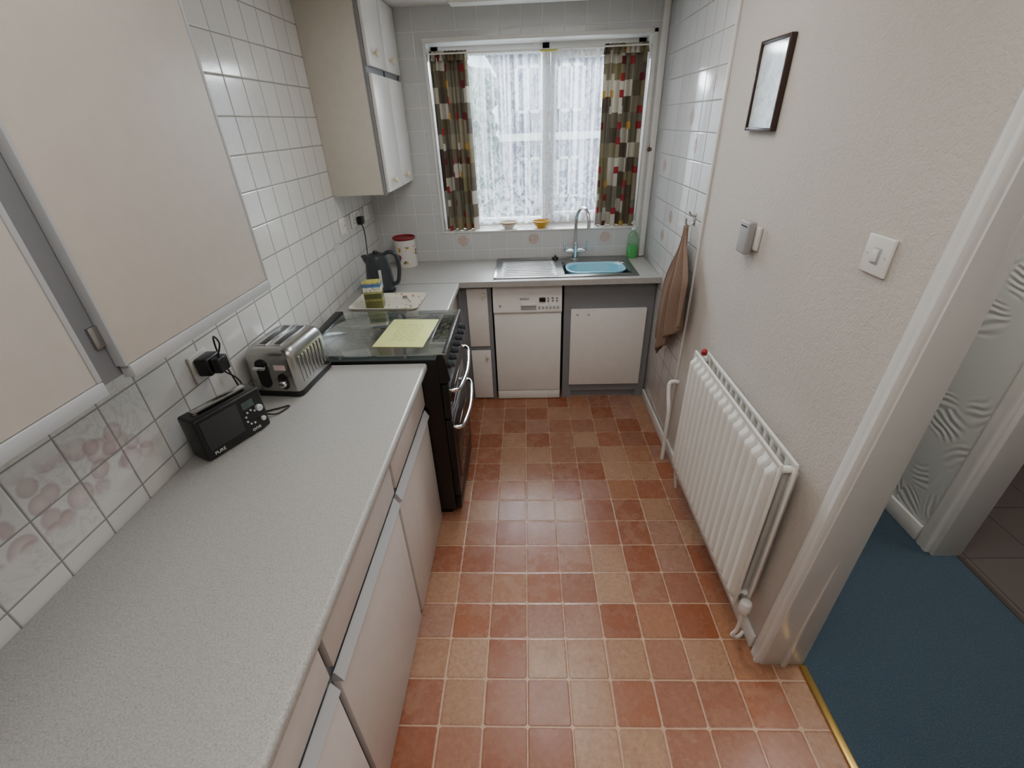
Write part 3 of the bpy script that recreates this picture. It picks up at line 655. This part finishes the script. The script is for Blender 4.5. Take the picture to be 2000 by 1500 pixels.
# ---------------- worktop things
Ra=root('radio','black portable radio with silver dials on worktop','radio',(-.951,1.145,.9008),rot=math.radians(65.8))
box('body',(-.11,.11,-.038,.038,.004,.148),m_black,Ra,bev=.008,seg=3)
each('foot',[(-.09,-.06,-.03,.03,0,.006),(.06,.09,-.03,.03,0,.006)],m_dgrey,Ra)
t=NT('speaker_grille'); P,x=t.obj()
dd=t.voro(t.comb(x[0],x[2]),200.0,'F1',0.0)
m_gr=t.surf(t.bsdf(t.mix(t.mr(dd,.25,.35),C(8,8,8),C(58,58,58)),.5))
box('speaker',(-.095,.022,-.0395,-.037,.034,.135),m_gr,Ra,bev=.0005)
box('display',(.035,.075,-.0398,-.037,.10,.125),plain('lcd_display',C(70,84,80),.15),Ra,bev=.0005)
MX=Matrix.Rotation(math.radians(90),4,'X')
def rk(nm,x,z,r,mat,h=.012): lathe(nm,[(r,0),(r,h*.8),(r*.8,h)],(0,0,0),mat,Ra,24,M=Matrix.Translation((x,-.038,z))@MX)
rk('dial',.085,.085,.011,m_alu); rk('dial',.088,.042,.008,m_alu,.009)
for i in range(7):
    a=math.radians(40+i*40); rk('button',.055+.024*math.cos(a)*.8,.066+.024*math.sin(a),.0032,m_alu,.004)
text('lettering','PURE',.015,Matrix.Translation((-.07,-.0388,.020))@MX,m_plastic,Ra)
text('lettering','one',.020,Matrix.Translation((.058,-.0388,.022))@MX,m_plastic,Ra)
boxes('handle',[(-.085,.085,-.012,.012,.152,.160),(-.085,-.075,-.012,.012,.146,.153),(.075,.085,-.012,.012,.146,.153)],m_steel,Ra,bev=.002)
# toaster
To=root('toaster','stainless steel two slot toaster with black base','toaster',(-.925,1.537,.9005),rot=math.radians(-5))
TW,TL,TH=.19,.25,.195
def trr(z,w,l,r): return rrect(w,l,r,z,k=6)
body=[trr(.022,TW,TL,.02),trr(.03,TW+.002,TL+.002,.022),trr(.150,TW-.002,TL-.004,.026),trr(.172,TW-.008,TL-.012,.03),trr(.186,TW-.024,TL-.028,.03),trr(.193,TW-.05,TL-.05,.03)]
loft('body',body,m_steel,To,True,True,50)
loft('base',[trr(0,TW-.01,TL-.01,.02),trr(.004,TW+.004,TL+.004,.022),trr(.0215,TW+.004,TL+.004,.022)],m_black,To)
for x in (-.028,.028):
    box('slot',(x-.014,x+.014,-.085,.085,.190,.1942),m_black,To,bev=.001)
    boxes('slot_rim',[(x+s*.016-.002,x+s*.016+.002,-.09,.09,.1925,.196) for s in (-1,1)]+[(x-.018,x+.018,s*.089-.002,s*.089+.002,.1925,.196) for s in (-1,1)],m_chrome,To,bev=.0008)
for sgn in (1,-1):
    for i in range(8):
        y=-.082+i*.0235
        xx=(TW/2-.002,TW/2+.004) if sgn>0 else (-TW/2-.004,-TW/2+.002)
        box('rib',(xx[0],xx[1],y-.006,y+.006,.045,.148),m_steel,To,bev=.0028,seg=3)
def stad(name,cxx,z0_,z1_,hw,y0_,y1_,mat):
    pts=[]
    for i in range(13): a=math.pi*i/12; pts.append((cxx+hw*math.cos(a),z1_+hw*math.sin(a)))
    for i in range(13): a=math.pi+math.pi*i/12; pts.append((cxx+hw*math.cos(a),z0_+hw*math.sin(a)))
    return loft(name,[[(a,y,b) for a,b in pts] for y in (y0_,y1_)],mat,To)
stad('lever_slot',-.03,.06,.130,.022,-TL/2-.003,-TL/2+.006,m_black)
box('lever',(-.052,-.008,-TL/2-.022,-TL/2-.0032,.118,.131),m_chrome,To,bev=.004)
stad('control_slot',.04,.05,.078,.018,-TL/2-.003,-TL/2+.006,m_black)
lathe('browning_dial',[(.014,0),(.014,.012),(.011,.016)],(0,0,0),m_chrome,To,24,M=Matrix.Translation((.04,-TL/2-.003,.058))@MX)
box('sticker',(.02,.062,-TL/2-.0035,-TL/2-.0012,.112,.132),plain('pale_pink_sticker',C(226,200,196),.5),To,bev=0)
Sk=root('wall_socket','white plastic wall socket above worktop','wall socket',(XL,1.24,1.08))
box('plate',(XL+.0008,XL+.010,1.205,1.292,1.075,1.165),m_plastic,Sk,bev=.003)
Ad=root('power_adapter','black plug-in power adapter with cable in socket','power adapter',(XL+.04,1.27,1.1))
box('block',(XL+.0105,XL+.055,1.215,1.285,1.095,1.155),m_black,Ad,bev=.008,seg=3)
box('second_block',(XL+.056,XL+.085,1.225,1.275,1.10,1.15),m_black,Ad,bev=.006,seg=3)
tube('cable',[(XL+.07,1.25,1.148),(XL+.085,1.26,1.19),(XL+.05,1.29,1.20),(XL+.03,1.31,1.13),(XL+.035,1.33,1.02),(XL+.05,1.33,.93),(XL+.09,1.30,.9045),(XL+.15,1.32,.9045),(XL+.19,1.34,.9045),(XL+.17,1.29,.9045),(XL+.135,1.275,.915)],.0028,m_black,Ad,8)
tube('cable',[(XL+.06,1.26,1.095),(XL+.07,1.30,1.04),(XL+.035,1.36,.96),(XL+.03,1.395,.91),(XL+.035,1.40,.912)],.0028,m_black,Ad,8)
def socket(y,z,w,kind,label):
    s=root('wall_socket',label,'wall socket',(XL,y,z))
    box('plate',(XL+.0008,XL+.010,y-w/2,y+w/2,z-.043,z+.043),m_plastic,s,bev=.003)
    if kind=='switch':
        box('rocker',(XL+.0102,XL+.015,y-.012,y+.006,z-.012,z+.018),m_plastic,s,bev=.002); box('indicator',(XL+.0102,XL+.0125,y+.012,y+.022,z-.004,z+.004),m_red,s,bev=.001)
    elif kind=='double':
        for k in (-.033,.033): box('rocker',(XL+.0102,XL+.0145,y+k-.006,y+k+.006,z+.016,z+.034),m_plastic,s,bev=.002)
        each('pin_hole',[(XL+.0101,XL+.0106,y-.036,y-.032,z-.002,z+.006),(XL+.0101,XL+.0106,y-.046,y-.04,z-.02,z-.016),(XL+.0101,XL+.0106,y-.028,y-.022,z-.02,z-.016)],m_black,s,0)
    else: each('pin_hole',[(XL+.0101,XL+.0106,y-.002,y+.002,z-.002,z+.006),(XL+.0101,XL+.0106,y-.012,y-.006,z-.02,z-.016),(XL+.0101,XL+.0106,y+.006,y+.012,z-.02,z-.016)],m_black,s,0)
socket(2.645,1.275,.086,'switch','white fused switch plate with red indicator on tiles')
socket(2.86,1.275,.146,'double','white double wall socket on tiles')
socket(3.08,1.275,.086,'single','white single wall socket on tiles')
Ke=root('kettle','dark grey cordless jug kettle on its base','kettle',(-.87,2.62,.9))
kx,ky=-.87,2.60
lathe('base',[(.08,0),(.082,.006),(.078,.018),(.06,.02)],(kx,ky,.9006),m_black,Ke)
lathe('body',[(.076,.0),(.079,.01),(.078,.06),(.072,.12),(.064,.17),(.06,.19),(.056,.2),(.03,.208),(.005,.21)],(kx,ky,.9215),m_dgrey,Ke,40)
loft('spout',[[(kx-.06,ky-.025,1.10),(kx-.04,ky+.0,1.10),(kx-.06,ky+.025,1.10),(kx-.065,ky,1.05)],[(kx-.085,ky-.014,1.12),(kx-.06,ky,1.125),(kx-.085,ky+.014,1.12),(kx-.088,ky,1.11)]],m_dgrey,Ke)
tube('handle',[(kx+.045,ky+.0,1.12),(kx+.075,ky,1.135),(kx+.115,ky,1.12),(kx+.125,ky,1.06),(kx+.115,ky,.99),(kx+.10,ky,.955),(kx+.075,ky,.95)],.0115,m_dgrey,Ke,12,flat=1.3)
box('water_gauge',(kx+.02,kx+.034,ky-.0765,ky-.06,.95,1.05),m_alu,Ke,bev=.003)
lathe('lid_knob',[(.014,0),(.016,.006),(.012,.012)],(kx,ky,1.131),m_black,Ke,20)
Pg=root('plug','black three pin plug with kettle cable','plug',(XL+.02,2.825,1.26))
box('plug_body',(XL+.0112,XL+.045,2.868,2.918,1.238,1.285),m_black,Pg,bev=.008,seg=3)
tube('cable',[(XL+.03,2.893,1.24),(XL+.04,2.89,1.19),(XL+.05,2.84,1.08),(XL+.06,2.76,.96),(XL+.07,2.72,.908),(kx-.07,ky+.05,.908)],.0035,m_black,Pg,8)
t=NT('printed_sticker'); P,x=t.pos()
k=t.math('MULTIPLY',t.math('LESS_THAN',t.math('FRACT',t.math('MULTIPLY',x[2],100.0)),.5),t.math('GREATER_THAN',t.noise(t.comb(t.math('MULTIPLY',x[1],300.0),t.math('FLOOR',t.math('MULTIPLY',x[2],100.0))),1.0,1.0),.48))
m_st=t.surf(t.bsdf(t.mix(k,C(216,216,212),C(120,120,120)),.5))
o=box('label_sticker',(XL+.0003,XL+.0012,2.47,2.56,1.165,1.205),m_st,bev=0); tag(o,'small pale printed notice stuck on wall tile','sticker')
# tray
Tr=root('tray','white melamine tray with floral pattern on worktop','tray',(-.775,2.39,.9006),rot=math.radians(-2))
def traym():
    t=NT('floral_tray'); P,x=t.obj()
    n=t.voro(P,30.0,'F1'); msk=t.mr(t.noise(P,8.0,2.0),.46,.54)
    fl=t.math('MULTIPLY',t.mr(n,.25,.35,1,0),msk)
    fc=t.ramp(t.noise(P,20.0,1.0),[(.35,C(120,90,140)),(.5,C(200,130,60)),(.65,C(90,120,80))])
    return t.surf(t.bsdf(t.mix(t.math('MULTIPLY',fl,.8),C(226,222,206),fc),.25))
m_tray=traym()
loft('tray_body',[rrect(.34,.215,.02,0.0),rrect(.375,.245,.025,.016),rrect(.383,.253,.027,.017),rrect(.38,.25,.026,.020),rrect(.370,.24,.025,.018),rrect(.335,.21,.02,.004)],m_tray,Tr)
def team():
    t=NT('printed_tea_box'); P,x=t.obj()
    z=x[2]
    c=t.ramp(t.math('MULTIPLY',z,6.6),[(0,C(110,108,56)),(.28,C(152,146,78)),(.36,C(84,92,52)),(.55,C(176,166,96)),(.62,C(226,224,208)),(.78,C(70,112,170)),(.9,C(204,194,104))],True)
    n=t.noise(P,60.0,3.0,.6)
    return t.surf(t.bsdf(t.mix(t.mr(n,.45,.6,0,.5),c,C(78,90,60)),.4))
tb=box('tea_box',(-.046,.046,-.033,.033,0,.145),team(),bev=.002)
tb.location=(-.83,2.33,.906); tb.rotation_euler=(0,0,.12); tb['label']='green and yellow printed cardboard tea box on tray'; tb['category']='box'
Sp=root('teaspoon','small steel teaspoon lying on tray','spoon',(-.68,2.43,.906),rot=math.radians(120))
tube('handle',[(-.065,0,.003),(0,0,.009),(.03,0,.005)],.0022,m_chrome,Sp,8)
loft('bowl',[rrect(.03,.02,.009,.001,.045,0),rrect(.036,.026,.012,.006,.045,0)],m_chrome,Sp)
# tin
tcx,tcy=-.845,3.17
Ti=root('storage_tin','white tin with fruit pattern and red rim','storage tin',(tcx,tcy,.9))
def tinm():
    t=NT('fruit_print_tin'); P,x=t.pos()
    z=x[2]
    vd=t.voro(P,26.0,'F1',.8); n=t.noise(P,9.0,1.0)
    band=t.math('MULTIPLY',t.mr(z,.92,.935),t.mr(z,1.035,1.05,1,0))
    msk=t.math('MULTIPLY',t.math('MULTIPLY',t.mr(vd,.40,.46,1,0),t.mr(n,.46,.50)),band)
    fc=t.ramp(t.noise(P,17.0,1.0),[(.36,C(104,50,120)),(.44,C(180,44,66)),(.52,C(210,90,80)),(.58,C(226,190,90)),(.66,C(80,120,60))])
    return t.surf(t.bsdf(t.mix(msk,C(232,228,220),fc),.25))
lathe('body',[(.072,0),(.074,.004),(.074,.18),(.076,.183)],(tcx,tcy,.9006),tinm(),Ti)
lathe('rim',[(.0745,.188),(.078,.189),(.079,.196),(.076,.20),(.068,.20),(.066,.184)],(tcx,tcy,.9006),m_red,Ti,cap0=False,cap1=False,label='dark red rim')
lathe('lid',[(.066,.1835),(.066,.188),(.02,.19)],(tcx,tcy,.9006),plain('tin_dark_inside',C(120,54,54),.5),Ti,cap0=True,cap1=True)  # dark disc stands in for the shaded inside of the open tin
for o in bpy.data.objects:
    if '_w' in o: del o['_w']
# ---------------- lights / world
wd=bpy.data.worlds.new('World'); bpy.context.scene.world=wd; wd.use_nodes=True
nt=wd.node_tree; bg=nt.nodes['Background']; 
sky=nt.nodes.new('ShaderNodeTexSky'); sky.sky_type='HOSEK_WILKIE'; sky.sun_direction=(-.3,-.6,.75); sky.turbidity=4
mx=nt.nodes.new('ShaderNodeMix'); mx.data_type='RGBA'; mx.inputs[0].default_value=.6; mx.inputs[7].default_value=(.70,.85,1,1)
nt.links.new(sky.outputs[0],mx.inputs[6]); nt.links.new(mx.outputs[2],bg.inputs[0]); bg.inputs[1].default_value=5.5
def light(name,type_,loc,target,energy,col=(1,1,1),**k):
    l=bpy.data.lights.new(name,type_); l.energy=energy; l.color=col
    for kk,v in k.items(): setattr(l,kk,v)
    o=bpy.data.objects.new(name,l); COL.objects.link(o); o.location=loc
    o.rotation_euler=(Vector(target)-Vector(loc)).to_track_quat('-Z','Y').to_euler(); return o
light('sun','SUN',(0,-5,10),(0.6,0,0),4.5,(1,.96,.92),angle=.02)
bpy.data.objects['sun'].rotation_euler=Vector((.25,.75,-.6)).to_track_quat('-Z','Y').to_euler()
light('window_sky_fill','AREA',(.1,4.6,3.1),(0.0,1.4,.5),950,(.90,.95,1),size=2.2,shape='SQUARE')  # added area light above the window, standing in for sky light
light('ceiling_fill','AREA',(0,.2,2.32),(0,.2,0),14.5,(1,.965,.925),size=1.2,shape='SQUARE')  # unseen fill light added under the ceiling, not a fitting
light('ceiling_fill','AREA',(0.1,1.9,2.33),(0.1,1.9,0),10,(1,.98,.955),size=.8,shape='SQUARE')  # second added fill, lifts the darker far end
light('hall_fill','AREA',(1.4,1.2,2.3),(1.4,1.2,0),12,(1,.98,.94),size=.6)  # added fill that brightens the hall, not a fitting
light('room_fill','AREA',(2.7,1.2,2.3),(2.7,1.2,0),12,(1,.96,.9),size=.6)  # area light brightening the room beyond, without a fitting
bpy.context.scene.view_settings.view_transform='AgX'
bpy.context.scene.view_settings.exposure=.08
# ---------------- camera
cd=bpy.data.cameras.new('camera'); cd.sensor_width=36; cd.lens=36*880.95/2000; cd.clip_start=.02
co=bpy.data.objects.new('camera',cd); COL.objects.link(co)
pi,ya,ro=.5276,-.0439,.0393
Fv=Vector((math.sin(ya)*math.cos(pi),math.cos(ya)*math.cos(pi),-math.sin(pi)))
R0=Vector((math.cos(ya),-math.sin(ya),0)); D0=Fv.cross(R0)
Rv=R0*math.cos(ro)+D0*math.sin(ro); Dv=Fv.cross(Rv)
M=Matrix(((Rv.x,-Dv.x,-Fv.x,0),(Rv.y,-Dv.y,-Fv.y,0),(Rv.z,-Dv.z,-Fv.z,1.76),(0,0,0,1)))
co.matrix_world=M
bpy.context.scene.camera=co
